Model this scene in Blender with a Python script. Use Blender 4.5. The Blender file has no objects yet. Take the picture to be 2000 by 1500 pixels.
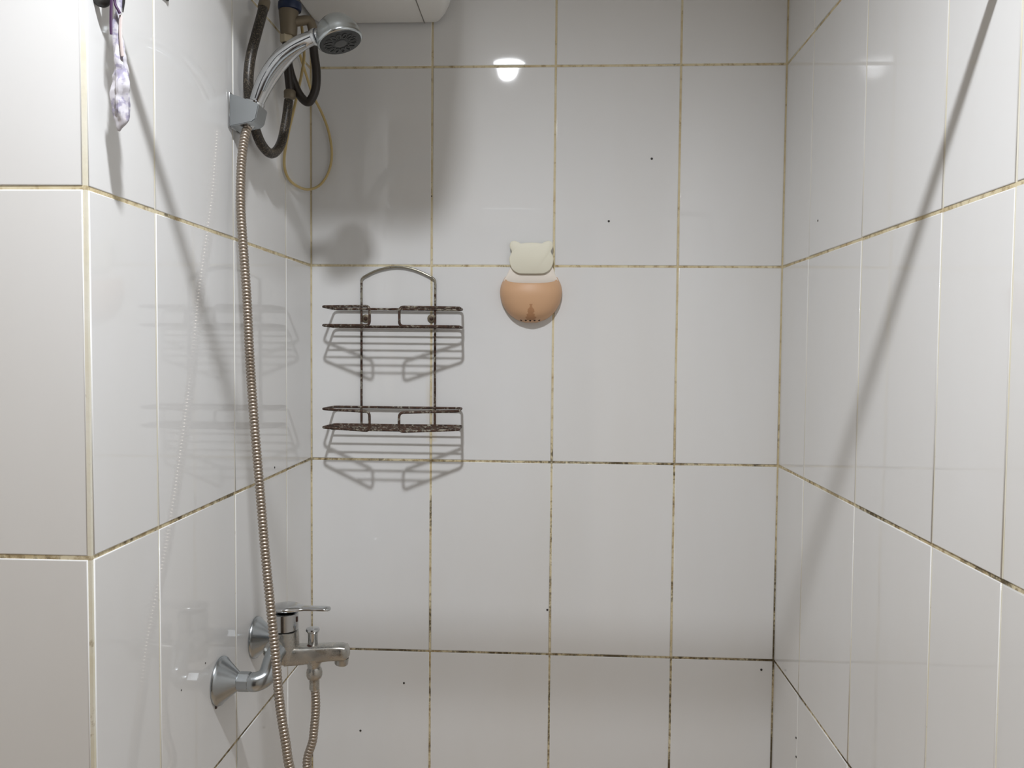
import bpy, bmesh, math, random
import numpy as np
from mathutils import Vector, Matrix, noise
random.seed(4)
PI = math.pi
sc = bpy.context.scene
COL = sc.collection

# ---------------------------------------------------------------- camera, world, lamp light, exposure
FPX = 1580.3166
CAM = Vector((.4986, -1.6564, .6333))
CR = (Matrix.Rotation(.0492, 3, 'Z') @ Matrix.Rotation(-.0086, 3, 'Y') @ Matrix.Rotation(PI/2 - .0435, 3, 'X'))
cd = bpy.data.cameras.new('camera'); cam = bpy.data.objects.new('camera', cd); COL.objects.link(cam)
cam.matrix_world = Matrix.Translation(CAM) @ CR.to_4x4()
cd.sensor_fit = 'HORIZONTAL'; cd.sensor_width = 36; cd.lens = 36*FPX/2000; cd.clip_start = .01
sc.camera = cam
wd = bpy.data.worlds.new('world'); sc.world = wd; wd.use_nodes = True
wd.node_tree.nodes['Background'].inputs[0].default_value = (.5, .47, .42, 1)
wd.node_tree.nodes['Background'].inputs[1].default_value = .05
LAMP = Vector((.335, -1.190, 1.594))      # ceiling lamp, found from its reflections and the shadows
LAMP_POWER = 75          # diffuser radiance
LAMP_COLOUR = (.968, .996, 1.04)
sd = bpy.data.lights.new('lamp_beam', 'SPOT'); sd.energy = 74; sd.spot_size = math.radians(167); sd.spot_blend = 1; sd.shadow_soft_size = .030
sd.color = LAMP_COLOUR
so = bpy.data.objects.new('lamp_beam', sd); COL.objects.link(so); so.location = LAMP
sc.view_settings.view_transform = 'Standard'; sc.view_settings.look = 'None'
sc.view_settings.gamma = 1; sc.view_settings.use_curve_mapping = False
sc.view_settings.exposure = -.12
sc.cycles.caustics_reflective = False
sc.cycles.caustics_refractive = False
sc.cycles.sample_clamp_indirect = 4
sc.cycles.max_bounces = 6
sc.cycles.diffuse_bounces = 4
sc.cycles.glossy_bounces = 4
sc.cycles.transmission_bounces = 3

def at(u, v, y):
    """photo point (2000x1500) -> world point on the plane at depth y"""
    d = CR @ Vector(((u-1000)/FPX, -(v-750)/FPX, -1))
    return CAM + d*((y-CAM.y)/d.y)
def atx(u, v, x):
    d = CR @ Vector(((u-1000)/FPX, -(v-750)/FPX, -1))
    return CAM + d*((x-CAM.x)/d.x)

# ---------------------------------------------------------------- materials
def mat(name, col, rough=.5, metal=0, spec=.5, **kw):
    m = bpy.data.materials.new(name); m.use_nodes = True
    b = m.node_tree.nodes['Principled BSDF']
    b.inputs['Base Color'].default_value = (*col, 1); b.inputs['Roughness'].default_value = rough
    b.inputs['Metallic'].default_value = metal; b.inputs['Specular IOR Level'].default_value = spec
    for k, v in kw.items():
        b.inputs[k.replace('_', ' ')].default_value = v
    return m
class NT:
    def __init__(s, m): s.m = m; s.t = m.node_tree; s.b = s.t.nodes['Principled BSDF']
    def n(s, typ, **kw):
        x = s.t.nodes.new(typ)
        for k, v in kw.items(): setattr(x, k, v)
        return x
    def l(s, a, b): s.t.links.new(a, b)
    def pos(s, obj=False):
        if obj: return s.n('ShaderNodeTexCoord').outputs['Object']
        return s.n('ShaderNodeNewGeometry').outputs['Position']
    def noise(s, scale, detail=3, rough=.5, vec=None, sx=None):
        x = s.n('ShaderNodeTexNoise'); x.inputs['Scale'].default_value = scale
        x.inputs['Detail'].default_value = detail; x.inputs['Roughness'].default_value = rough
        v = vec if vec is not None else s.pos()
        if sx is not None:
            mp = s.n('ShaderNodeMapping'); mp.inputs['Scale'].default_value = sx; s.l(v, mp.inputs[0]); v = mp.outputs[0]
        s.l(v, x.inputs['Vector']); return x.outputs['Fac']
    def ramp(s, fac, stops):
        r = s.n('ShaderNodeValToRGB'); e = r.color_ramp.elements
        while len(e) < len(stops): e.new(.5)
        for i, (p, c) in enumerate(stops):
            e[i].position = p; e[i].color = (*c, 1) if isinstance(c, tuple) else (c, c, c, 1)
        s.l(fac, r.inputs[0]); return r.outputs[0]
    def math(s, op, a, b=None, clamp=False):
        x = s.n('ShaderNodeMath', operation=op, use_clamp=clamp)
        for i, v in enumerate((a, b)):
            if v is None: continue
            if isinstance(v, (int, float)): x.inputs[i].default_value = v
            else: s.l(v, x.inputs[i])
        return x.outputs[0]
    def mix(s, f, a, b):
        x = s.n('ShaderNodeMix', data_type='RGBA')
        if isinstance(f, (int, float)): x.inputs[0].default_value = f
        else: s.l(f, x.inputs[0])
        for i, v in ((6, a), (7, b)):
            if isinstance(v, tuple): x.inputs[i].default_value = (*v, 1)
            else: s.l(v, x.inputs[i])
        return x.outputs[2]
    def bump(s, h, strength=.2, dist=.001):
        x = s.n('ShaderNodeBump'); x.inputs['Strength'].default_value = strength; x.inputs['Distance'].default_value = dist
        s.l(h, x.inputs['Height']); s.l(x.outputs[0], s.b.inputs['Normal'])
    def col(s, c): s.l(c, s.b.inputs['Base Color'])
    def rgh(s, c): s.l(c, s.b.inputs['Roughness'])

H = .4009; W = .25; R = .9593
def tile_material():
    m = mat('glazed_tile', (.73, .725, .71), .1)
    t = NT(m); p = t.pos()
    oi = t.n('ShaderNodeObjectInfo').outputs['Random']
    base = t.mix(oi, (.765, .765, .760), (.79, .79, .783))
    film = t.noise(3.2, 4, .6, p, (1, 1, .35))
    base = t.mix(t.ramp(film, [(.42, 0.0), (.72, .5)]), base, (.735, .72, .69))
    # rusty run-off beside the right post of the wire rack
    sx = t.n('ShaderNodeSeparateXYZ'); t.l(p, sx.inputs[0])
    dx = t.math('ABSOLUTE', t.math('SUBTRACT', sx.outputs[0], .251))
    inx = t.math('SUBTRACT', 1, t.math('MULTIPLY', dx, 70), True)
    inz = t.math('MULTIPLY', t.math('GREATER_THAN', sx.outputs[2], .44), t.math('LESS_THAN', sx.outputs[2], .70))
    iny = t.math('GREATER_THAN', sx.outputs[1], -.01)
    st = t.math('MULTIPLY', t.math('MULTIPLY', inx, inz), iny)
    st = t.math('MULTIPLY', st, t.ramp(t.noise(14, 3, .5, p, (1, 1, .5)), [(.4, 0.0), (.7, .55)]))
    base = t.mix(st, base, (.62, .50, .27))
    t.col(base)
    t.rgh(t.ramp(t.noise(5, 4, .6, p, (1, 1, .4)), [(.35, .022), (.75, .055)]))
    t.bump(t.noise(6, 2, .4, p), .05, .004)
    return m
def grout_material():
    m = mat('stained_grout', (.6, .5, .36), .8, spec=.2)
    t = NT(m); p = t.pos(); sx = t.n('ShaderNodeSeparateXYZ'); t.l(p, sx.inputs[0]); X, Y, Z = sx.outputs
    # horizontal joints lie at multiples of H
    fr = t.math('ABSOLUTE', t.math('SUBTRACT', t.math('FRACT', t.math('ADD', t.math('DIVIDE', Z, H), 10.5)), .5))
    hor = t.math('LESS_THAN', fr, .006)
    back = t.math('GREATER_THAN', Y, -.03)
    tint = t.ramp(t.noise(22, 4, .6, p), [(.3, (.76, .69, .50)), (.55, (.66, .57, .37)), (.75, (.52, .39, .21))])
    pale = t.ramp(t.noise(12, 3, .5, p), [(.3, (.82, .80, .72)), (.7, (.74, .69, .53))])
    base = t.mix(t.math('MAXIMUM', hor, back), pale, tint)
    # black mould, denser low down and on the back wall, sparse on the upright joints of the side walls
    low = t.math('MULTIPLY', t.math('SUBTRACT', .85, Z), .17, True)
    side = t.math('MULTIPLY', t.math('SUBTRACT', 1, t.math('MAXIMUM', hor, back)), -.12)
    rowd = t.math('MULTIPLY', hor, .03)
    thr = t.math('ADD', t.math('ADD', low, side), rowd)
    n1 = t.noise(9, 2, .5, p); n2 = t.noise(120, 4, .7, p)
    v = t.math('ADD', t.math('ADD', t.math('MULTIPLY', n1, .55), t.math('MULTIPLY', n2, .45)), thr)
    mold = t.ramp(v, [(.62, 0.0), (.72, 1.0)])
    n3 = t.noise(70, 4, .65, p)
    br = t.ramp(t.math('ADD', t.math('ADD', n3, t.math('MULTIPLY', low, .6)), t.math('ADD', side, t.math('MULTIPLY', hor, .06))), [(.56, 0.0), (.72, .75)])
    base2 = t.mix(br, base, (.30, .21, .10))
    base = t.mix(t.math('MULTIPLY', mold, .85), base2, (.06, .045, .025))
    # orange rust in the left corner joint beside the lower hose
    ru = t.math('MULTIPLY', t.math('MULTIPLY', t.math('LESS_THAN', X, .02), back), t.math('MULTIPLY', t.math('LESS_THAN', Z, -.02), t.math('GREATER_THAN', Z, -.19)))
    base = t.mix(t.math('MULTIPLY', ru, .8), base, (.62, .33, .08))
    t.col(base); t.bump(n2, .4, .0008)
    return m
def chrome(name, col=(.55, .56, .57), rough=.12, dirt=.0):
    m = mat(name, col, rough, 1)
    t = NT(m); p = t.pos()
    t.rgh(t.ramp(t.noise(40, 4, .6, p), [(.35, rough), (.8, rough+(.2 if dirt else .07))]))
    if dirt:
        f = t.ramp(t.noise(38, 5, .65, p), [(.45, 0.0), (.7, dirt)])
        t.col(t.mix(f, col, (.30, .22, .13)))
        t.l(t.math('SUBTRACT', 1, f), t.b.inputs['Metallic'])
        t.bump(t.noise(150, 3, .6, p), .15, .0006)
    return m
def rust_wire():
    m = mat('rusted_chrome_wire', (.5, .48, .42), .3, 1)
    t = NT(m); p = t.pos(); sx = t.n('ShaderNodeSeparateXYZ'); t.l(p, sx.inputs[0])
    n = t.noise(95, 5, .7, p)
    a = t.math('SUBTRACT', n, t.math('MULTIPLY', t.math('SUBTRACT', sx.outputs[2], .70, True), 2.2))
    f = t.ramp(a, [(.36, 0.0), (.47, 1.0)])
    rust = t.ramp(t.noise(160, 3, .6, p), [(.3, (.022, .012, .008)), (.7, (.085, .04, .022))])
    t.col(t.mix(f, (.42, .40, .33), rust))
    t.l(t.math('SUBTRACT', 1, f), t.b.inputs['Metallic'])
    t.rgh(t.ramp(f, [(0, .28), (1, .75)])); t.bump(n, .5, .0006)
    return m
M = {}
M['tile'] = tile_material(); M['grout'] = grout_material()
M['chrome'] = chrome('chrome', rough=.10)
M['satin'] = chrome('satin_chrome', (.44, .47, .49), .22)
M['dome'] = mat('grey_chrome_dome', (.46, .49, .50), .2, 1)
M['stained'] = chrome('limescaled_chrome', (.46, .455, .43), .2, .6)
M['wire'] = rust_wire()
M['hose_metal'] = chrome('worn_steel_hose', (.44, .38, .32), .36)
M['gap'] = mat('dark_gap', (.02, .02, .022), .6)
M['face'] = mat('dark_nozzle_plate', (.020, .022, .022), .4)
M['petal'] = mat('grey_nozzle_rubber', (.075, .078, .078), .5)
M['rubber'] = mat('black_brown_rubber', (.022, .016, .012), .38)
M['cable'] = mat('yellowed_plastic_tube', (.55, .42, .18), .4)
M['brass'] = mat('old_brass', (.20, .165, .115), .5, .4)
M['beige'] = mat('beige_plastic', (.50, .43, .30), .5)
M['blue'] = mat('dark_blue_plastic', (.006, .018, .06), .4)
M['heater'] = mat('white_enamel', (.80, .79, .76), .3)
M['seam'] = mat('seam_grey', (.22, .21, .19), .6)
M['cream'] = mat('cream_plastic', (.80, .77, .63), .55)
M['cream2'] = mat('pink_cream_plastic', (.84, .77, .68), .55)
M['tan'] = mat('peach_tan_plastic', (.64, .39, .225), .48)
M['tan2'] = mat('tan_plastic_reflection', (.46, .24, .12), .5)
M['hole'] = mat('dark_hole', (.05, .02, .012), .7)
M['black'] = mat('black_plastic', (.012, .011, .010), .45)
M['purple'] = mat('purple_ribbon', (.045, .012, .055), .6)
M['paint'] = mat('ceiling_paint', (.66, .60, .52), .8)
M['floor'] = mat('beige_floor_tile', (.64, .50, .36), .35)
M['unseen_door'] = mat('dark_brown_door', (.045, .03, .022), .45)
M['wallpaint'] = mat('plain_wall_tile', (.74, .66, .55), .4)
M['rod'] = mat('white_rod', (.7, .7, .68), .3)
M['spot'] = mat('dark_speck', (.03, .025, .02), .6)
em = mat('lamp_diffuser', (1, 1, 1), .5)
em.node_tree.nodes['Principled BSDF'].inputs['Emission Color'].default_value = (*LAMP_COLOUR, 1)
em.node_tree.nodes['Principled BSDF'].inputs['Emission Strength'].default_value = LAMP_POWER
M['lamp'] = em
def braid_material():
    m = mat('black_braided_sheath', (.022, .016, .012), .4)
    t = NT(m); p = t.pos()
    f = t.ramp(t.noise(520, 2, .5, p), [(.52, 0.0), (.66, .8)])
    t.col(t.mix(f, (.022, .017, .012), (.16, .13, .09))); return m
M['braid'] = braid_material()
def bag_material():
    m = mat('lilac_printed_film', (.72, .66, .74), .35)
    t = NT(m); p = t.pos()
    f = t.ramp(t.noise(75, 3, .6, p), [(.52, 0.0), (.60, .6)])
    c = t.mix(f, (.62, .60, .64), (.22, .19, .36))
    g = t.ramp(t.noise(45, 2, .5, p, (1, 1, .5)), [(.55, 0.0), (.75, .5)])
    t.col(t.mix(g, c, (.62, .42, .38)))
    t.b.inputs['Transmission Weight'].default_value = .15
    return m
M['bag'] = bag_material()
M['ribbon'] = mat('pale_pink_fabric', (.52, .44, .42), .7)

# ---------------------------------------------------------------- mesh helpers
def obj(name, bm, m, parent=None, smooth=False, loc=None):
    me = bpy.data.meshes.new(name)
    bmesh.ops.recalc_face_normals(bm, faces=bm.faces)
    bm.to_mesh(me); bm.free(); me.materials.append(m)
    if smooth:
        me.polygons.foreach_set('use_smooth', [True]*len(me.polygons))
        me.set_sharp_from_angle(angle=math.radians(smooth if smooth > 1 else 40))
    o = bpy.data.objects.new(name, me); COL.objects.link(o)
    if loc is not None: o.location = loc
    if parent is not None:
        o.parent = parent
        o.matrix_parent_inverse = parent.matrix_world.inverted()
    return o
def empty(name, loc):
    o = bpy.data.objects.new(name, None); COL.objects.link(o); o.location = loc; o.empty_display_size = .02
    o.matrix_world = Matrix.Translation(Vector(loc))
    return o
def tag(o, label, cat, group=None):
    o['label'] = label; o['category'] = cat
    if group: o['group'] = group
    return o
def struct(o, label=None):
    o['kind'] = 'structure'
    if label: o['label'] = label
    return o
def frames(pts):
    n = len(pts); T = []
    for i in range(n):
        a = pts[max(0, i-1)]; b = pts[min(n-1, i+1)]; T.append((b-a).normalized())
    ref = Vector((0, 0, 1)) if abs(T[0].z) < .9 else Vector((0, 1, 0))
    u = T[0].cross(ref).normalized(); out = []
    for i in range(n):
        u = (u - T[i]*u.dot(T[i])).normalized(); out.append((T[i], u, T[i].cross(u).normalized()))
    return out
def tube(bm, pts, rad, seg=10, cap=True, closed=False, squash=None):
    pts = [Vector(p) for p in pts]; fr = frames(pts); rings = []
    for i, p in enumerate(pts):
        r = rad[i] if hasattr(rad, '__len__') else rad
        T, u, v = fr[i]; ring = []
        for k in range(seg):
            a = 2*PI*k/seg
            d = u*math.cos(a)*r + v*math.sin(a)*r
            if squash: d = Vector((d.x*squash[0], d.y*squash[1], d.z*squash[2]))
            ring.append(bm.verts.new(p + d))
        rings.append(ring)
    m = len(rings)
    for i in range(m if closed else m-1):
        A, B = rings[i], rings[(i+1) % m]
        for k in range(seg):
            bm.faces.new((A[k], A[(k+1) % seg], B[(k+1) % seg], B[k]))
    if cap and not closed:
        bm.faces.new(rings[0][::-1]); bm.faces.new(rings[-1])
    return bm
def catmull(P, n=12, closed=False):
    P = [Vector(p) for p in P]; out = []; m = len(P)
    for i in range(m if closed else m-1):
        if closed: p0, p1, p2, p3 = P[(i-1) % m], P[i], P[(i+1) % m], P[(i+2) % m]
        else: p0, p1, p2, p3 = P[max(i-1, 0)], P[i], P[i+1], P[min(i+2, m-1)]
        for k in range(n):
            t = k/n
            out.append(.5*((2*p1) + (p2-p0)*t + (2*p0-5*p1+4*p2-p3)*t*t + (3*p1-p0-3*p2+p3)*t**3))
    if not closed: out.append(P[-1])
    return out
def resample(pts, step):
    L = [0]
    for a, b in zip(pts, pts[1:]): L.append(L[-1] + (b-a).length)
    n = max(2, int(L[-1]/step)); out = []; j = 0
    for i in range(n+1):
        s = L[-1]*i/n
        while j < len(L)-2 and L[j+1] < s: j += 1
        f = (s-L[j])/max(L[j+1]-L[j], 1e-9); out.append(pts[j].lerp(pts[j+1], min(max(f, 0), 1)))
    return out
def fillet(P, r, n=5):
    """polyline with rounded corners"""
    P = [Vector(p) for p in P]; out = [P[0]]
    for a, b, c in zip(P, P[1:], P[2:]):
        d1 = (a-b); d2 = (c-b); rr = min(r, d1.length*.45, d2.length*.45)
        s = b + d1.normalized()*rr; e = b + d2.normalized()*rr
        for k in range(n+1):
            t = k/n; out.append((1-t)**2*s + 2*t*(1-t)*b + t*t*e)
    out.append(P[-1]); return out
def lathe(bm, prof, origin, axis, seg=24, cap=(True, True), phase=0):
    """prof: [(radius, distance along axis)]"""
    origin = Vector(origin); axis = Vector(axis).normalized()
    ref = Vector((0, 0, 1)) if abs(axis.z) < .9 else Vector((1, 0, 0))
    u = axis.cross(ref).normalized(); v = axis.cross(u).normalized(); rings = []
    for r, h in prof:
        if r < 1e-6: rings.append([bm.verts.new(origin + axis*h)]); continue
        rings.append([bm.verts.new(origin + axis*h + (u*math.cos(phase+2*PI*k/seg) + v*math.sin(phase+2*PI*k/seg))*r) for k in range(seg)])
    for A, B in zip(rings, rings[1:]):
        for k in range(seg):
            a0, a1 = A[k % len(A)], A[(k+1) % len(A)]; b0, b1 = B[k % len(B)], B[(k+1) % len(B)]
            vs = [a0, a1, b1, b0]; u2 = []
            for q in vs:
                if q not in u2: u2.append(q)
            if len(u2) > 2: bm.faces.new(u2)
    if cap[0] and len(rings[0]) > 1: bm.faces.new(rings[0][::-1])
    if cap[1] and len(rings[-1]) > 1: bm.faces.new(rings[-1])
    return bm
def box(bm, lo, hi, bev=0, seg=2):
    g = bmesh.ops.create_cube(bm, size=1)
    lo = Vector(lo); hi = Vector(hi); c = (lo+hi)/2; s = hi-lo
    for v in g['verts']: v.co = Vector((v.co.x*s.x, v.co.y*s.y, v.co.z*s.z)) + c
    if bev:
        es = list({e for v in g['verts'] for e in v.link_edges})
        bmesh.ops.bevel(bm, geom=es, offset=bev, segments=seg, affect='EDGES', profile=.5)
    return bm
def loft(bm, secs, cap=True):
    rings = [[bm.verts.new(Vector(p)) for p in s] for s in secs]; n = len(rings[0])
    for A, B in zip(rings, rings[1:]):
        for k in range(n): bm.faces.new((A[k], A[(k+1) % n], B[(k+1) % n], B[k]))
    if cap: bm.faces.new(rings[0][::-1]); bm.faces.new(rings[-1])
    return bm
def B_(): return bmesh.new()

# ---------------------------------------------------------------- tiles
_tiles = {}
def tile_mesh(w, h, flip=False):
    """glazed tile, face at local +Z, pillowed edge; shared between equal sizes"""
    key = (round(w, 4), round(h, 4))
    if key in _tiles: return _tiles[key]
    x, y = w/2, h/2
    vs, ns = [], []
    s = 1/math.sqrt(2)
    for inset, z, nl in ((0, -.006, 1.0), (0, -.0012, 1.0), (.0004, -.0004, .72), (.0016, 0, 0)):
        for sx, sy in ((-1, -1), (1, -1), (1, 1), (-1, 1)):
            vs.append((sx*(x-inset), sy*(y-inset), z))
            n = Vector((sx*s*nl, sy*s*nl, math.sqrt(max(0, 1-nl*nl)) if nl < 1 else .1)).normalized(); ns.append(n)
    fs = []
    for r in range(3):
        for k in range(4): fs.append((r*4+k, r*4+(k+1) % 4, r*4+4+(k+1) % 4, r*4+4+k))
    fs.append((12, 13, 14, 15))
    me = bpy.data.meshes.new('tile'); me.from_pydata(vs, [], fs); me.materials.append(M['tile'])
    me.polygons.foreach_set('use_smooth', [True]*len(fs))
    me.normals_split_custom_set_from_vertices([tuple(n) for n in ns])
    _tiles[key] = me; return me
rt = random.Random(11)
def place_tile(parent, c, w, h, rot):
    o = bpy.data.objects.new('tile', tile_mesh(w, h)); COL.objects.link(o)
    wob = Matrix.Rotation(rt.uniform(-.0022, .0022), 4, 'X') @ Matrix.Rotation(rt.uniform(-.0022, .0022), 4, 'Y')
    o.matrix_world = Matrix.Translation(c) @ rot @ wob
    o.parent = parent; o.matrix_parent_inverse = parent.matrix_world.inverted()
ROWS = [k*H for k in range(-2, 5)] + [1.640]
# local +Z -> room side, local Y -> world Z
ROT_BACK = Matrix(((1, 0, 0, 0), (0, 0, -1, 0), (0, 1, 0, 0), (0, 0, 0, 1)))      # faces -y
ROT_LEFT = Matrix(((0, 0, 1, 0), (1, 0, 0, 0), (0, 1, 0, 0), (0, 0, 0, 1)))       # faces +x
ROT_RIGHT = Matrix(((0, 0, -1, 0), (-1, 0, 0, 0), (0, 1, 0, 0), (0, 0, 0, 1)))    # faces -x
ZF, ZC = -2*H, 1.640
GD = .0010      # grout lies this far behind the glaze
def slab(name, lo, hi, m):
    b = B_(); box(b, lo, hi); return struct(obj(name, b, m))
back = slab('wall_back', (-.1, GD, ZF), (R+.1, .1, ZC), M['grout'])
left = slab('wall_left', (-.1, -.8066+GD, ZF), (-GD, GD, ZC), M['grout'])
right = slab('wall_right', (R+GD, -2.5, ZF), (R+.1, GD, ZC), M['grout'])
front = slab('wall_front', (-.75, -.8066+GD, ZF), (-.1, -.70, ZC), M['grout'])
gh, gv, gs = .0043, .0040, .0034
for z0, z1 in zip(ROWS, ROWS[1:]):
    zc, hh = (z0+z1)/2, z1-z0-gh
    xs = [0, .2506, .5006, .7506, R]
    for a, b_ in zip(xs, xs[1:]): place_tile(back, ((a+b_)/2, 0, zc), b_-a-gv, hh, ROT_BACK)
    ys = [0, -.1558, -.4058, -.6558, -.8066]
    for i, (a, b_) in enumerate(zip(ys, ys[1:])):
        e = .003 if i == 3 else 0
        place_tile(left, (0, (a+b_+e)/2, zc), a-b_-gs-e, hh, ROT_LEFT)
    ys = [0, -.1647, -.4147, -.6647, -.8169, -1.0669, -1.3169, -1.5669, -1.8169, -2.0669, -2.3169, -2.5]
    for a, b_ in zip(ys, ys[1:]): place_tile(right, (R, (a+b_)/2, zc), a-b_-gs, hh, ROT_RIGHT)
    xs = [0, -.25, -.50, -.75]
    for i, (a, b_) in enumerate(zip(xs, xs[1:])):
        e = .003 if i == 0 else 0
        place_tile(front, ((a+b_-e)/2, -.8066, zc), a-b_-gv-e, hh, ROT_BACK)
slab('floor', (-.75, -2.5, ZF-.1), (R, 0, ZF), M['floor'])
slab('ceiling', (-.85, -2.6, ZC), (R+.1, .1, ZC+.08), M['paint'])
slab('wall_side', (-.85, -2.5, ZF), (-.75, -.8066, ZC), M['wallpaint'])
slab('wall_rear', (-.85, -2.6, ZF), (R+.1, -2.5, ZC), M['wallpaint'])
b = B_(); box(b, (-.30, -2.5, ZF), (.70, -2.465, 1.25), .003); struct(obj('unseen_door_1', b, M['unseen_door']))  # unseen door, made wide and near-black for dark reflections in the chrome
# dark specks on the glaze
def speck(parent, u, v, plane, r):
    p = at(u, v, 0) if plane == 'b' else atx(u, v, 0 if plane == 'l' else R)
    ax = {'b': (0, -1, 0), 'l': (1, 0, 0), 'r': (-1, 0, 0)}[plane]
    b = B_(); lathe(b, [(r, -.0002), (r*.8, r*.45), (0, r*.6)], p, ax, 8, (False, False))
    obj('speck', b, M['spot'], parent)
for u, v, r in [(1273, 310, 2.6), (1189, 432, 2.4), (1069, 1191, 2.5), (789, 1334, 2.4), (704, 1427, 2.4), (1487, 1308, 2.4), (843, 383, 1.4)]:
    speck(back, u, v, 'b', r*.001)
for u, v, r in [(1598, 431, 2.2), (1555, 1441, 2.2), (1555, 1478, 2.0)]: speck(right, u, v, 'r', r*.001)
for u, v, r in [(536, 913, 2.2), (401, 1295, 1.3), (354, 1348, 1.3)]: speck(left, u, v, 'l', r*.001)

# ---------------------------------------------------------------- ceiling lamp (above the frame, seen in the glaze)
lamp = tag(empty('ceiling_lamp', (LAMP.x, LAMP.y, ZC)), 'round white surface-mounted ceiling lamp, mirrored in the wall tiles', 'lamp')
b = B_(); lathe(b, [(.072, 0), (.072, -.020), (.067, -.024), (.056, -.024), (.055, -.018)], (LAMP.x, LAMP.y, ZC), (0, 0, 1), 40, (True, False)); obj('housing', b, M['heater'], lamp, 40)
b = B_(); lathe(b, [(.054, -.012), (.054, -.022), (.036, -.026), (0, -.028)], (LAMP.x, LAMP.y, ZC), (0, 0, 1), 40, (True, False)); obj('diffuser', b, M['lamp'], lamp, 40)

# ---------------------------------------------------------------- curtain rod across the recess (above the frame, casts the two slanting shadows)
rod = tag(empty('curtain_rod', (0, -.785, 1.045)), 'round rod spanning the recess mouth above the frame', 'rod')
b = B_(); tube(b, [(.002, -.785, 1.047), (R-.002, -.785, 1.036)], .0088, 20); obj('tube', b, M['rod'], rod, 40)
for x, s, z in ((.0005, 1, 1.047), (R-.0005, -1, 1.036)):
    b = B_(); lathe(b, [(.017, 0), (.017, .004), (.0125, .008), (.0125, .020)], (x, -.785, z), (s, 0, 0), 24); obj('end_flange', b, M['rod'], rod, 40)

# ---------------------------------------------------------------- water heater
def heater():
    t = tag(empty('water_heater', (0, -.34, 1.285)), 'white box-shaped water heater under the ceiling, top left corner', 'water heater')
    def sec(y, xb, xm, z0, x0=.006):
        pts = [(x0, z0+.03), (x0+.006, z0+.008), (x0+.02, z0)]
        for k in range(7):
            a = k/6; pts.append((xb-.004 + (xm-xb+.004)*math.sin(a*PI/2), z0 + .085*(1-math.cos(a*PI/2))))
        pts += [(xm, z0+.2)]
        for k in range(1, 6):
            a = k/5*PI/2; pts.append((xm-.05*(1-math.cos(a)), z0+.24+.05*math.sin(a)))
        pts += [(x0, z0+.29)]
        return [(x, y, z) for x, z in pts]
    b = B_(); loft(b, [sec(-.012, .262, .286, 1.287), sec(-.03, .268, .297, 1.286), sec(-.06, .276, .304, 1.285), sec(-.12, .288, .312, 1.285), sec(-.35, .300, .322, 1.285),
                       sec(-.62, .303, .325, 1.284), sec(-.672, .303, .325, 1.284), sec(-.690, .297, .319, 1.292)])
    obj('casing', b, M['heater'], t, 35)
    a0 = at(829, 48, -.012); a1 = at(815, 0, -.105)
    b = B_(); tube(b, [(a0.x, -.012, 1.2858), (a1.x, -.105, 1.2848), (a1.x-.0, -.40, 1.2848)], .0011, 6); obj('casing_seam', b, M['seam'], t)
    # dark recess on the curved flank
    p = at(852, -12, -.10)
    b = B_(); loft(b, [[(p.x-.004, -.078, p.z-.012), (p.x+.004, -.078, p.z-.010), (p.x+.004, -.083, p.z-.006), (p.x-.004, -.083, p.z-.008)],
                       [(p.x-.006, -.13, p.z+.008), (p.x+.007, -.13, p.z+.014), (p.x+.007, -.13, p.z+.030), (p.x-.006, -.13, p.z+.026)]])
    obj('side_recess', b, M['black'], t)
    for y in (-.215, -.29):
        b = B_(); lathe(b, [(.013, 0), (.013, -.006), (.010, -.008), (.010, -.028)], (.045, y, 1.287), (0, 0, 1), 18); obj('pipe_stub', b, M['brass'], t, 40)
heater()

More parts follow.
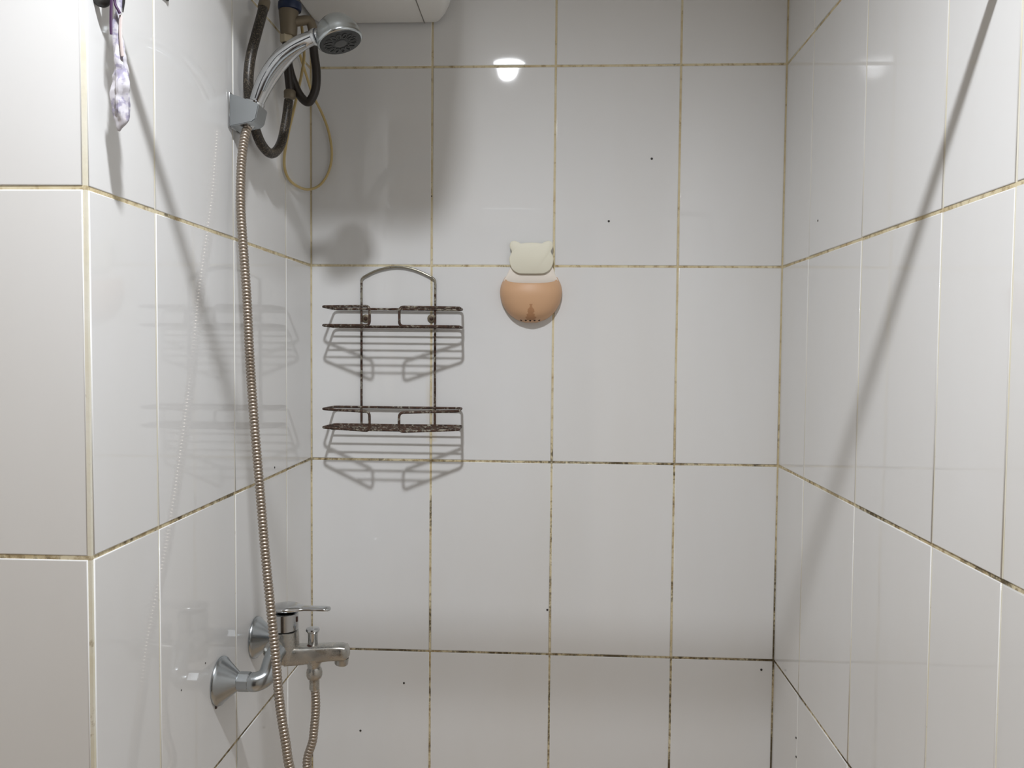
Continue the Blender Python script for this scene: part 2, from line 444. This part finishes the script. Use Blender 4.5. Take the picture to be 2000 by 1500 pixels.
# ---------------------------------------------------------------- wire rack
def rack():
    t = tag(empty('wire_rack', (.18, 0, .47)), 'rusty two-tier chrome wire rack hung on the back wall', 'shelf')
    wr = .0026
    yw = -.005
    arch = [at(706, 832, yw), at(706, 547, yw)] + [at(712, 540, yw), at(740, 527, yw), at(775, 521, yw), at(808, 526, yw), at(842, 541, yw)] + [at(850, 549, yw), at(849, 832, yw)]
    pts = [arch[0], arch[0].lerp(arch[1], .5), arch[1]] + catmull(arch[1:8], 6)[1:] + [arch[7].lerp(arch[8], .5), arch[8]]
    b = B_(); tube(b, pts, .0024, 8); obj('back_frame', b, M['wire'], t, 60)
    xl, xr = .048, .318; gl, gr = .1515, .2085; ds, df = .085, .128
    for zb, zt in ((.6755, .7120), (.4740, .5105)):
        sh = empty('shelf', ((xl+xr)/2, 0, zb)); sh.parent = t; sh.matrix_parent_inverse = t.matrix_world.inverted()
        tilt = .0 if zb > .6 else -.0
        # one bent wire: rail at the back, sides, slanting fronts, down the two gap posts and back along the base
        def ring(z): return [Vector((gl, -df, z)), Vector((xl, -ds, z+.001)), Vector((xl+.003, -.008, z)), Vector((xr-.003, -.008, z)), Vector((xr, -ds, z)), Vector((gr, -df, z-.001))]
        up, lo = ring(zt), ring(zb)
        path = up + lo[::-1]
        mids = path + [path[0]]
        # closed loop with rounded corners, started in the middle of a straight run
        start = (up[2]+up[3])/2
        loop = [start] + up[3:] + lo[::-1] + up[:3] + [start]
        b = B_(); tube(b, fillet(loop, .009, 5), wr, 8); obj('rim_wire', b, M['wire'], sh, 60)
        for d in (.024, .041, .058, .075):
            b = B_(); tube(b, [(xl+.001, -d, zb-.001), (xr-.001, -d, zb-.001)], .0017, 6); obj('base_wire', b, M['wire'], sh, 60)
        for d in (.093, .110):
            k = (d-ds)/(df-ds); b = B_(); tube(b, [(xl+(gl-xl)*k, -d, zb-.001), (xr+(gr-xr)*k, -d, zb-.001)], .0017, 6); obj('base_wire', b, M['wire'], sh, 60)
    for u in (715, 843):
        p = at(u, 622, 0)
        b = B_(); lathe(b, [(.0085, -.0005), (.0085, .0022), (.007, .0030)], p, (0, -1, 0), 20); w_ = obj('fixing_tab', b, M['brass'], t, 40)
        b = B_(); lathe(b, [(.0040, .0028), (.0040, .0046), (.0022, .0058)], p, (0, -1, 0), 12); obj('screw', b, M['wire'], w_, 40)
rack()

# ---------------------------------------------------------------- soap dish
def soap_dish():
    c = at(1037, 600, 0)
    t = tag(empty('soap_dish', (c.x, 0, c.z)), 'cream bear-head wall soap dish with peach tan bowl', 'soap dish')
    def plate(name, px, y0, y1, m, bev=.0014):
        P = catmull([at(u, v, 0) for u, v in px], 5, True)
        b = B_(); f = b.faces.new([b.verts.new((p.x, y0, p.z)) for p in P])
        r = bmesh.ops.extrude_face_region(b, geom=[f]); vs = [g for g in r['geom'] if isinstance(g, bmesh.types.BMVert)]
        for v in vs: v.co.y = y1
        top = [g for g in r['geom'] if isinstance(g, bmesh.types.BMFace)]
        bmesh.ops.inset_region(b, faces=top, thickness=bev, depth=0)
        bmesh.ops.translate(b, vec=(0, (y1-y0)/abs(y1-y0)*bev*.6, 0), verts=list(top[0].verts))
        return obj(name, b, m, t, 60)
    hl = [(1038, 475.5), (1026, 476), (1018, 477), (1013, 474.5), (1007, 472.3), (1001, 472.6), (997, 476), (996.3, 484), (999.8, 492), (998.5, 497), (995.8, 504), (995.5, 512), (998, 521), (1003, 529), (1013, 535), (1026, 536)]
    head = hl + [(1038, 536)] + [(2076-u, v) for u, v in hl[:0:-1]]
    plate('neck_plate', [(1038, 515), (1005, 515), (997, 524), (990, 538), (984, 552), (990, 575), (1038, 580), (1086, 575), (1090, 552), (1085, 538), (1080, 524), (1071, 515)], -.0002, -.007, M['cream2'])
    plate('head_plate', head, -.0075, -.0125, M['cream'])
    # bowl: stacked half ellipses, rim dips in the middle
    cx = at(1037, 580, 0).x; z_top, z_bot = at(1037, 541, 0).z, at(1037, 630, 0).z
    NS, NR = 28, 16
    prof = [(0.0, .20, .25), (.04, .40, .48), (.10, .56, .66), (.18, .70, .79), (.28, .82, .88), (.42, .93, .96), (.58, .99, 1.0), (.70, 1.0, .99), (.84, .96, .95), (1.0, .83, .88)]
    zs = [i/NR for i in range(NR+1)]
    def pr(f, j):
        return np.interp(f, [p[0] for p in prof], [p[j] for p in prof])
    hw, dp = .0635, .044
    def surf(shrink):
        secs = []
        for f in zs:
            row = []
            for k in range(NS+1):
                a = PI*k/NS
                w = hw*pr(f, 1)-shrink; d = dp*pr(f, 2)-shrink
                z = z_bot + (z_top-z_bot)*f
                dip = .0155*max(0, (f-.5)*2)**1.5*math.sin(a)**.5 if 0 < a < PI else 0
                row.append(Vector((cx - w*math.cos(a), -max(d, .001)*math.sin(a)**.85 - .0005 if 0 < k < NS else -.0005, z - dip + shrink*(1-f))))
            secs.append(row)
        return secs
    b = B_(); outer = surf(0); inner = surf(.0022)
    VO = [[b.verts.new(p) for p in r] for r in outer]; VI = [[b.verts.new(p) for p in r] for r in inner]
    for V in (VO, VI):
        for A, B2 in zip(V, V[1:]):
            for k in range(NS): b.faces.new((A[k], A[k+1], B2[k+1], B2[k]))
    for k in range(NS): b.faces.new((VO[-1][k], VO[-1][k+1], VI[-1][k+1], VI[-1][k])); 
    b.faces.new(VO[0]); 
    obj('bowl', b, M['tan'], t, 70)
    # added relief, its brown painting a dark reflection on the bowl, and the row of drain slots
    def onb(u, v):
        """point on the bowl surface seen at u,v"""
        d = (at(u, v, 0)-CAM).normalized(); best = None
        for i in range(400):
            y = -.06*i/400.0; p = at(u, v, y); f = (p.z-z_bot)/(z_top-z_bot)
            if not 0 <= f <= 1: continue
            w = hw*pr(f, 1); dd = dp*pr(f, 2); q = abs((p.x-cx)/w)
            if q < 1 and abs(y) < dd*(1-q*q)**.5: best = p
        return best or at(u, v, -.036)
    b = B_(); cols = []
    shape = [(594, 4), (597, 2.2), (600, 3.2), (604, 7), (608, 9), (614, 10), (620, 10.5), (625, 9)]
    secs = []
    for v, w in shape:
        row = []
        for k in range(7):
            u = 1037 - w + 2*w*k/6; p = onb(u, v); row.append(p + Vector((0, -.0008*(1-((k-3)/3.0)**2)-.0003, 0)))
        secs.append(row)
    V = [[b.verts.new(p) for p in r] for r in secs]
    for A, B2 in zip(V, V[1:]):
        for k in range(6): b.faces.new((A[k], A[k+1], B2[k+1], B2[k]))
    obj('reflection_relief', b, M['tan2'], t, 60)
    for u in (1018, 1027, 1035.5, 1044, 1053):
        p = onb(u, 626 - abs(u-1036)*.06) + Vector((0, -.0002, 0))
        b = B_(); lathe(b, [(.0022, -.002), (.0021, .0005), (.001, .0006)], p, (0, -1, -.7), 8); obj('drain_slot', b, M['hole'], t)
soap_dish()

# ---------------------------------------------------------------- hand shower, its bracket and hose
YS = -.400
def bracket():
    t = tag(empty('shower_bracket', (0, YS, .997)), 'chrome wedge-shaped bracket on the left wall holding the hand shower', 'bracket')
    TL, BL = at(447, 181, -.425), at(448, 247, -.425); TR, BR = at(504, 200, -.425), at(499, 236, -.425)
    y0, y1 = -.425, -.386
    b = B_(); s = []
    for y in (y0, y1):
        s.append([(.0005, y, TL.z), (.0005, y, BL.z), (BR.x-.006, y, BR.z-.0015), (BR.x, y, BR.z+.003), (TR.x+.001, y, TR.z-.003), (TR.x-.003, y, TR.z)])
    loft(b, s); bmesh.ops.bevel(b, geom=[e for e in b.edges], offset=.0012, segments=2, affect='EDGES')
    obj('arm', b, M['satin'], t, 30)
    b = B_(); box(b, (.0003, y0-.0015, BL.z-.001), (.0030, y1+.003, TL.z+.0015), .0008); obj('wall_plate', b, M['chrome'], t, 30)
    # cradle ring, tilted with the handle
    a = at(513, 199, YS); c = at(500, 243, YS); ax = (a-c).normalized(); L = (a-c).length
    b = B_(); lathe(b, [(.0100, 0), (.0125, .001), (.0138, L*.5), (.0148, L-.001), (.0135, L), (.0125, L-.001)], c - Vector((.0115, 0, 0)), ax, 28, (True, True)); obj('cradle', b, M['chrome'], t, 40)
    b = B_(); q0 = c + Vector((-.005, -.0118, .002)); q1 = a + Vector((-.005, -.0132, -.003)); tube(b, [q0, q1], .0012, 6); obj('cradle_slot', b, M['gap'], t)
bracket()
HDR = {}
def hand_shower():
    def at(u, v, y): return globals()['at'](u, v, y - .030*min(1, max(0, (u-495)/150)))
    t = tag(empty('hand_shower', at(500, 225, YS)), 'chrome hand shower with round dark nozzle face resting in the bracket', 'shower head')
    C = [(489, 241), (499, 208), (505, 190), (516, 165), (531, 140), (551, 114), (577, 91), (600, 78), (621, 70)]
    rw = [.0095, .0110, .0120, .0138, .0146, .0146, .0128, .0112, .0105]
    P = [at(u, v, YS) for u, v in C]; n = 6
    pts = catmull(P, n); rr = [float(np.interp(i/n, range(len(rw)), rw)) for i in range(len(pts))]
    b = B_(); tube(b, pts, rr, 22, squash=(1, .92, 1)); obj('handle', b, M['chrome'], t, 60)
    # parting line along the side that faces the room
    sp = [at(u, v, YS) for u, v in [(503, 196), (512, 172), (524, 148), (545, 118), (573, 96), (596, 83), (613, 75)]]
    sr = [.0120, .0134, .0142, .0146, .0130, .0116, .0108]
    sp = catmull([p + Vector((0, -r*.90, 0)) for p, r in zip(sp, sr)], 6)
    b = B_(); tube(b, sp, .0009, 6); obj('parting_line', b, M['gap'], t)
    lp = catmull([at(u, v, YS) + Vector((.0035, -r*.80, -.0035)) for (u, v), r in zip([(515, 178), (530, 148), (552, 120), (577, 100), (596, 90)], [.0136, .0142, .0142, .0130, .0118])], 6)
    b = B_(); tube(b, lp, [.0022+.0016*math.sin(PI*i/(len(lp)-1)) for i in range(len(lp))], 8); obj('grip_inlay', b, M['satin'], t, 60)
    # collar between handle and head
    c0 = at(612, 74, YS); c1 = at(630, 67, YS); ax = (c1-c0).normalized()
    b = B_(); lathe(b, [(.0112, 0), (.0125, .001), (.0130, .005), (.0108, .007), (.0108, .013)], c0, ax, 24); obj('collar', b, M['chrome'], t, 40)
    b = B_(); lathe(b, [(.0119, 0), (.0119, .0015)], c0+ax*.0062, ax, 24); obj('collar_gap', b, M['gap'], t)
    # dome and face
    n_ = Vector((.30, -.10, -.94)).normalized(); fc = at(664, 80, YS-.003)
    Rh = .0338
    prof = [(0, -.040)]
    for k in range(1, 13):
        a = k/12*PI/2; prof.append((Rh*math.sin(a)**.9, -.004-.036*math.cos(a)))
    prof += [(Rh+.0006, -.002), (Rh+.0006, .0005), (Rh-.0012, .0022)]
    b = B_(); lathe(b, prof, fc, n_, 36, (False, True)); obj('head', b, M['dome'], t, 50)
    b = B_(); lathe(b, [(.0318, .0018), (.0316, .0030), (.0285, .0036), (.0150, .0036), (.0, .0040)], fc, n_, 36, (True, False)); fp = obj('face_plate', b, M['face'], t, 40)
    u = n_.cross(Vector((0, 0, 1))).normalized(); v = n_.cross(u)
    b = B_(); lathe(b, [(.0095, .0036), (.0090, .0050), (.004, .0056), (0, .0057)], fc, n_, 24, (False, False)); obj('centre_disc', b, M['petal'], fp, 40)
    for k in range(14):
        a = 2*PI*k/14; d = u*math.cos(a)+v*math.sin(a); s = u*-math.sin(a)+v*math.cos(a)
        cpt = fc + n_*.0042 + d*.0192
        ring = [cpt + d*.0058*math.cos(q) + s*.0030*math.sin(q) for q in [2*PI*i/12 for i in range(12)]]
        b = B_(); tube(b, ring, .0008, 5, closed=True); obj('nozzle', b, M['petal'], fp, 60)
hand_shower()

def ridged(bm, pts, r0, r1, pitch=.0052, seg=14):
    P = resample(pts, pitch/4); rr = [(r0, r1*.97, r1, r1*.97)[i % 4] for i in range(len(P))]
    return tube(bm, P, rr, seg)
YH = [(.40)]
def shower_hose():
    pts = [((487, 243), -.402), ((481, 256), -.408), ((475, 285), -.416), ((471, 330), -.424), ((470, 400), -.432), ((475, 480), -.440), ((482, 580), -.448), ((488, 700), -.455),
           ((497, 830), -.463), ((508, 960), -.472), ((518, 1080), -.482), ((529, 1190), -.494), ((538, 1280), -.502), ((546, 1370), -.505), ((558, 1450), -.505), ((570, 1515), -.503)]
    P = [at(u, v, y) for (u, v), y in pts]
    tail = P[-1]
    e = at(614, 1330, -.395)
    P += [Vector((tail.x+.035, -.49, tail.z-.13)), Vector((tail.x+.075, -.46, tail.z-.19)), Vector((tail.x+.105, -.42, tail.z-.12)), at(607, 1515, -.398), at(612, 1440, -.396), at(617, 1380, -.395), e]
    C = catmull(P, 14)
    t = tag(empty('shower_hose', P[0]), 'ribbed metal shower hose hanging from the bracket down to the tap outlet', 'hose')
    b = B_(); ridged(b, C, .0052, .0071); obj('ribbed_sleeve', b, M['hose_metal'], t, 80)
    b = B_(); lathe(b, [(.0068, -.006), (.0082, -.004), (.0095, .010), (.0095, .012)], P[0], (P[0]-P[1]).normalized(), 20); obj('cone_nut', b, M['chrome'], t, 40)
    b = B_(); lathe(b, [(.0070, -.020), (.0080, -.018), (.0080, -.003), (.0108, -.001), (.0125, .003), (.0127, .008), (.0120, .013), (.0100, .017), (.0085, .0175)], e+Vector((0, 0, .006)), (0, 0, 1), 20); obj('swivel_nut', b, M['stained'], t, 40)
shower_hose()

# ---------------------------------------------------------------- mixer tap
def mixer():
    t = tag(empty('mixer_tap', (0, -.395, .14)), 'chrome single-lever wall mixer tap with spout on the left wall', 'tap')
    # escutcheons, unions
    for (y, z, r) in ((-.470, .125, .0365), (-.322, .139, .0350)):
        b = B_(); lathe(b, [(r, .0005), (r, .002), (r-.001, .0045), (r-.0035, .0065), (.0140, .0285), (.0125, .0305), (.0125, .034)], (0, y, z), (1, 0, 0), 40); obj('escutcheon', b, M['satin'], t, 35)
        b = B_(); lathe(b, [(.0128, .028), (.0148, .030), (.0148, .0455), (.0132, .048)], (0, y, z), (1, 0, 0), 8, phase=PI/8); n_ = obj('hex_nut', b, M['satin'], t)
        b = B_(); lathe(b, [(.0138, 0), (.0138, .0018)], (.0475, y, z), (1, 0, 0), 24); obj('washer', b, M['gap'], t, 40)
        yd = -.432 if y < -.4 else -.362
        rp, ex, ez = (.0142, .076, .160) if y < -.4 else (.0122, .066, .156)
        path = catmull([Vector((.048, y, z)), Vector((ex-.020, y, z)), Vector((ex-.007, y + (yd-y)*.25, z+.006)), Vector((ex-.002, y + (yd-y)*.65, ez-.007)), Vector((ex, yd, ez))], 8)
        b = B_(); tube(b, path, rp, 20); obj('union_pipe', b, M['satin'], t, 60)
    b = B_(); lathe(b, [(.0035, 0), (.003, .001), (0, .0014)], (.0004, -.486, .092), (1, 0, 0), 10, (False, False)); obj('black_drip', b, M['hole'], t)
    # cross body between the unions, along the wall
    b = B_(); lathe(b, [(.0125, -.036), (.0145, -.034), (.0150, -.018), (.0160, 0), (.0150, .018), (.0140, .030), (.0120, .032)], (.066, -.395, .156), (0, 1, 0), 28); obj('cross_body', b, M['stained'], t, 50)
    # upright column, cartridge housing and lever
    cx, cy = .0745, -.395
    zc = lambda v: at(560, v, cy).z
    b = B_(); lathe(b, [(.0210, zc(1290)), (.0235, zc(1270)), (.0232, zc(1245)), (.0225, zc(1231)), (.0195, zc(1229.5))], (cx, cy, 0), (0, 0, 1), 36); obj('column', b, M['stained'], t, 40)
    b = B_(); lathe(b, [(.0185, zc(1229)), (.0222, zc(1227.5)), (.0224, zc(1196)), (.0190, zc(1194))], (cx, cy, 0), (0, 0, 1), 36); hs = obj('cartridge_cap', b, M['chrome'], t, 40)
    b = B_(); box(b, (cx+.0215, cy-.0065, zc(1212)), (cx+.0232, cy-.0025, zc(1202)), .0006); obj('grub_screw_hole', b, M['hole'], hs)
    b = B_()
    zl = zc(1187)
    secs = []
    for x, hw, th, dz in [(-.0235, .008, .0022, 0), (-.018, .0175, .0040, 0), (0, .0235, .0050, .001), (.014, .0205, .0048, .001), (.024, .0130, .0038, 0), (.034, .0102, .0030, 0), (.052, .0098, .0028, 0), (.066, .0096, .0030, 0), (.0725, .0078, .0028, -.0002), (.0745, .004, .0020, -.0004)]:
        row = []
        for k in range(16):
            a = 2*PI*k/16; row.append((cx+x, cy+hw*math.copysign(abs(math.cos(a))**.7, math.cos(a)), zl+dz+th*math.copysign(abs(math.sin(a))**.8, math.sin(a))))
        secs.append(row)
    loft(b, secs); obj('lever', b, M['chrome'], t, 50)
    # spout: rectangular with rounded edges, slightly drooping
    tip = at(681, 1272, cy); base = at(560, 1275, cy)
    secs = []
    for f, hw, hz, dz in [(0, .0175, .0155, -.003), (.18, .0165, .0150, -.003), (.4, .0155, .0140, -.002), (.7, .0148, .0125, 0), (.88, .0145, .0122, 0), (.96, .0130, .0112, -.0008), (1.0, .0085, .0070, -.002)]:
        c = base.lerp(tip, f); row = []
        for k in range(24):
            a = 2*PI*k/24; ca, sa = math.cos(a), math.sin(a)
            row.append((c.x, cy+hw*math.copysign(abs(ca)**.45, ca), c.z+dz+hz*math.copysign(abs(sa)**.5, sa)))
        secs.append(row)
    b = B_(); loft(b, secs); obj('spout', b, M['stained'], t, 40)
    p = at(668, 1284, cy); b = B_(); lathe(b, [(.0108, 0), (.0108, -.0095), (.0095, -.0115), (.008, -.0115), (.008, -.006)], (p.x, cy, p.z), (.12, 0, 1), 24); obj('aerator', b, M['stained'], t, 40)
    # diverter knob on top, hose outlet below
    k0 = at(611, 1261, cy)
    b = B_(); lathe(b, [(.0062, -.002), (.0078, 0), (.0078, .0205), (.0102, .0235), (.0112, .0255), (.0104, .0282), (.006, .0292), (0, .0294)], (k0.x, cy, k0.z), (0, 0, 1), 28, (True, False)); obj('diverter_knob', b, M['chrome'], t, 40)
    b = B_(); lathe(b, [(.0092, -.002), (.0092, .0012)], (k0.x, cy, k0.z), (0, 0, 1), 20); obj('knob_seal', b, M['hole'], t)
    o0 = at(613, 1290, cy)
    b = B_(); lathe(b, [(.0165, .006), (.0145, 0), (.0108, -.006), (.0100, -.011), (.0080, -.011)], (o0.x, cy, o0.z), (0, 0, 1), 28); obj('hose_outlet', b, M['stained'], t, 50)
mixer()

# ---------------------------------------------------------------- heater plumbing
def pipe_bits():
    # safety valve under the heater
    yv = -.215
    t = tag(empty('safety_valve', at(565, 70, yv)), 'old brass valve with dark blue collar under the water heater', 'valve')
    top = at(566, 12, yv); bot = at(560, 84, yv)
    ax = Vector((0, 0, 1))
    b = B_(); lathe(b, [(.0150, top.z-.009), (.0195, top.z-.008), (.0208, top.z-.003), (.0200, top.z+.005), (.012, top.z+.006)], (top.x, yv, 0), ax, 28); obj('collar', b, M['blue'], t, 40)
    b = B_(); lathe(b, [(.0120, bot.z+.012), (.0145, bot.z+.016), (.0155, top.z-.030), (.0172, top.z-.012), (.0172, top.z-.004)], (top.x-.002, yv, 0), ax, 24); obj('body', b, M['brass'], t, 40)
    b = B_(); lathe(b, [(.0110, bot.z), (.0118, bot.z+.001), (.0118, bot.z+.013), (.0105, bot.z+.014)], (bot.x, yv, 0), ax, 6); obj('compression_nut', b, M['beige'], t)
    b = B_(); tube(b, fillet([(bot.x, yv, bot.z), (bot.x+.001, yv+.004, bot.z-.05), (at(567, 180, yv+.01).x, yv+.01, at(567, 180, yv+.01).z)], .02), .0075, 14); obj('down_pipe', b, M['rubber'], t, 60)
    s0 = Vector((top.x+.006, yv, top.z-.028)); s1 = at(606, 38, yv+.01); s2 = at(612, 62, yv+.015)
    b = B_(); tube(b, fillet([s0, s1, s2], .012), .0085, 14); obj('side_branch', b, M['brass'], t, 60)
    b = B_(); lathe(b, [(.0095, 0), (.0105, .002), (.0105, .012), (.009, .014)], at(566, 192, yv+.01), ax, 18); obj('ferrule', b, M['brass'], t, 40)
    b = B_(); lathe(b, [(.0118, 0), (.0118, .020)], (top.x, yv, top.z+.012), ax, 18); obj('inlet_pipe', b, M['brass'], t, 40)
    # black hoses
    def hose(name, label, pts, r, m, cat='hose', cuffs=(), n=10):
        P = [atx(u, v, y) if y > 0 else at(u, v, y) for u, v, y in pts]
        t = tag(empty(name, P[0]), label, cat)
        b = B_(); tube(b, catmull(P, n), r, 14); obj('tube', b, m, t, 70)
        for i, L, rr, mm in cuffs:
            a, c = (P[0], P[1]) if i == 0 else (P[-1], P[-2]); ax = (c-a).normalized()
            b = B_(); lathe(b, [(rr*.9, -.004), (rr, -.002), (rr, L-.002), (rr*.9, L)], a, ax, 18); obj('cuff', b, mm, t, 40)
    hose('braided_hose', 'black braided hose looping left of the hand shower below the heater', [(517, 4, .022), (511, 30, .022), (500, 70, .020), (489, 115, .016), (485, 160, .014), (489, 205, .014), (498, 250, .016), (512, 284, .020), (531, 300, .026), (548, 282, .030), (558, 240, .033), (564, 196, .036)], .0080, M['braid'], cuffs=((0, .016, .0092, M['brass']),))
    hose('drain_hose', 'short black hose in a tight loop behind the shower handle', [(611, 62, -.200), (613, 100, -.195), (618, 140, -.192), (616, 175, -.190), (603, 199, -.188), (587, 188, -.190), (573, 160, -.196), (564, 130, -.205), (560, 98, -.213)], .0078, M['rubber'])
    hose('thin_tube', 'thin yellowed plastic tube hanging in a long loop in the corner', [(588, 40, .040), (594, 100, .038), (590, 140, .030), (577, 200, .018), (562, 265, .007), (555, 312, .005), (560, 342, .0055), (576, 361, .008), (601, 370, .012), (625, 361, -.016), (642, 335, -.010), (648, 300, -.009), (642, 258, -.010), (629, 222, -.016), (611, 185, -.030), (596, 140, -.060), (584, 100, -.10), (578, 70, -.14)], .0026, M['cable'], 'tube')
pipe_bits()

# ---------------------------------------------------------------- things hanging from the rod at the upper left
def hangings():
    y = -.788
    t = tag(empty('hanging_bag', at(235, -20, y)), 'crumpled lilac printed plastic bag hanging at the upper left', 'bag')
    C = [(236, -70), (233, -20), (232, 20), (228, 50), (230, 85), (234, 115), (236, 145), (237, 175), (236, 205), (236, 232), (232, 256)]
    rw = [.002, .003, .0042, .0048, .0055, .0062, .0082, .0090, .0085, .0062, .0012]
    P = catmull([at(u, v, y) for u, v in C], 8); n = 8
    rr = [float(np.interp(i/n, range(len(rw)), rw)) for i in range(len(P))]
    b = B_(); tube(b, P, rr, 26, squash=(1, .8, 1))
    for v in b.verts:
        q = v.co*150; k = noise.noise(Vector((q.x, q.y, q.z*.30))); c = noise.noise(v.co*170)
        ctr = min(P, key=lambda p: (p-v.co).length_squared); d = (v.co-ctr)
        v.co += d*(k*.65 + c*.18)
    obj('crumpled_film', b, M['bag'], t, 25)
    b = B_(); tube(b, [at(224, -70, y-.006), at(219, -20, y-.008), at(217, 20, y-.009), at(216.5, 45, y-.009), at(217, 67, y-.009)], [.0016, .0017, .0018, .0017, .0016], 8, squash=(1, .5, 1)); obj('drawstring', b, M['purple'], t, 60)
    b = B_(); tube(b, catmull([at(226, -70, y-.006), at(224, -10, y-.008), at(225, 8, y-.008), at(230, 18, y-.008), at(234, 26, y-.007)], 4), .0015, 8); obj('drawstring', b, M['purple'], t, 60)
    b = B_(); tube(b, catmull([at(236, 30, y-.004), at(235, 60, y-.005), at(237, 90, y-.006), at(239, 110, y-.006)], 4), [.0019]*13, 10, squash=(1, .5, 1)); obj('fabric_strip', b, M['ribbon'], t, 60)
    t = tag(empty('hair_tie', at(198, -30, y)), 'black rounded loop hanging at the top left edge of the frame', 'loop')
    pts = catmull([at(u, v, y+.002) for u, v in [(184, -70), (180, -30), (187, -4), (200, 6), (210, -2), (214, -30), (208, -68), (196, -84)]], 6, True)
    b = B_(); tube(b, pts, .0048, 12, closed=True); obj('loop', b, M['black'], t, 60)
    t = tag(empty('black_cord', at(241, -60, y)), 'thin black cord end to the right of the purple drawstring', 'cord')
    b = B_(); tube(b, [at(243, -75, y), at(243, -20, y), at(241.5, 5, y), at(240, 24, y)], [.0016, .0016, .0014, .0006], 8); obj('cord', b, M['black'], t, 60)
    # adhesive hook whose tip just enters the frame
    p = atx(325, -7, .004)
    t = tag(empty('wall_hook', (0, p.y, p.z)), 'small black hook tip on the left wall at the top edge', 'hook')
    b = B_(); box(b, (.0003, p.y-.010, p.z-.002), (.003, p.y+.010, p.z+.038), .001); obj('back_plate', b, M['black'], t)
    b = B_(); tube(b, fillet([(.002, p.y, p.z+.022), (.0045, p.y, p.z+.002), (.0060, p.y, p.z+.006)], .003), .0018, 10); obj('prong', b, M['black'], t, 60)
hangings()
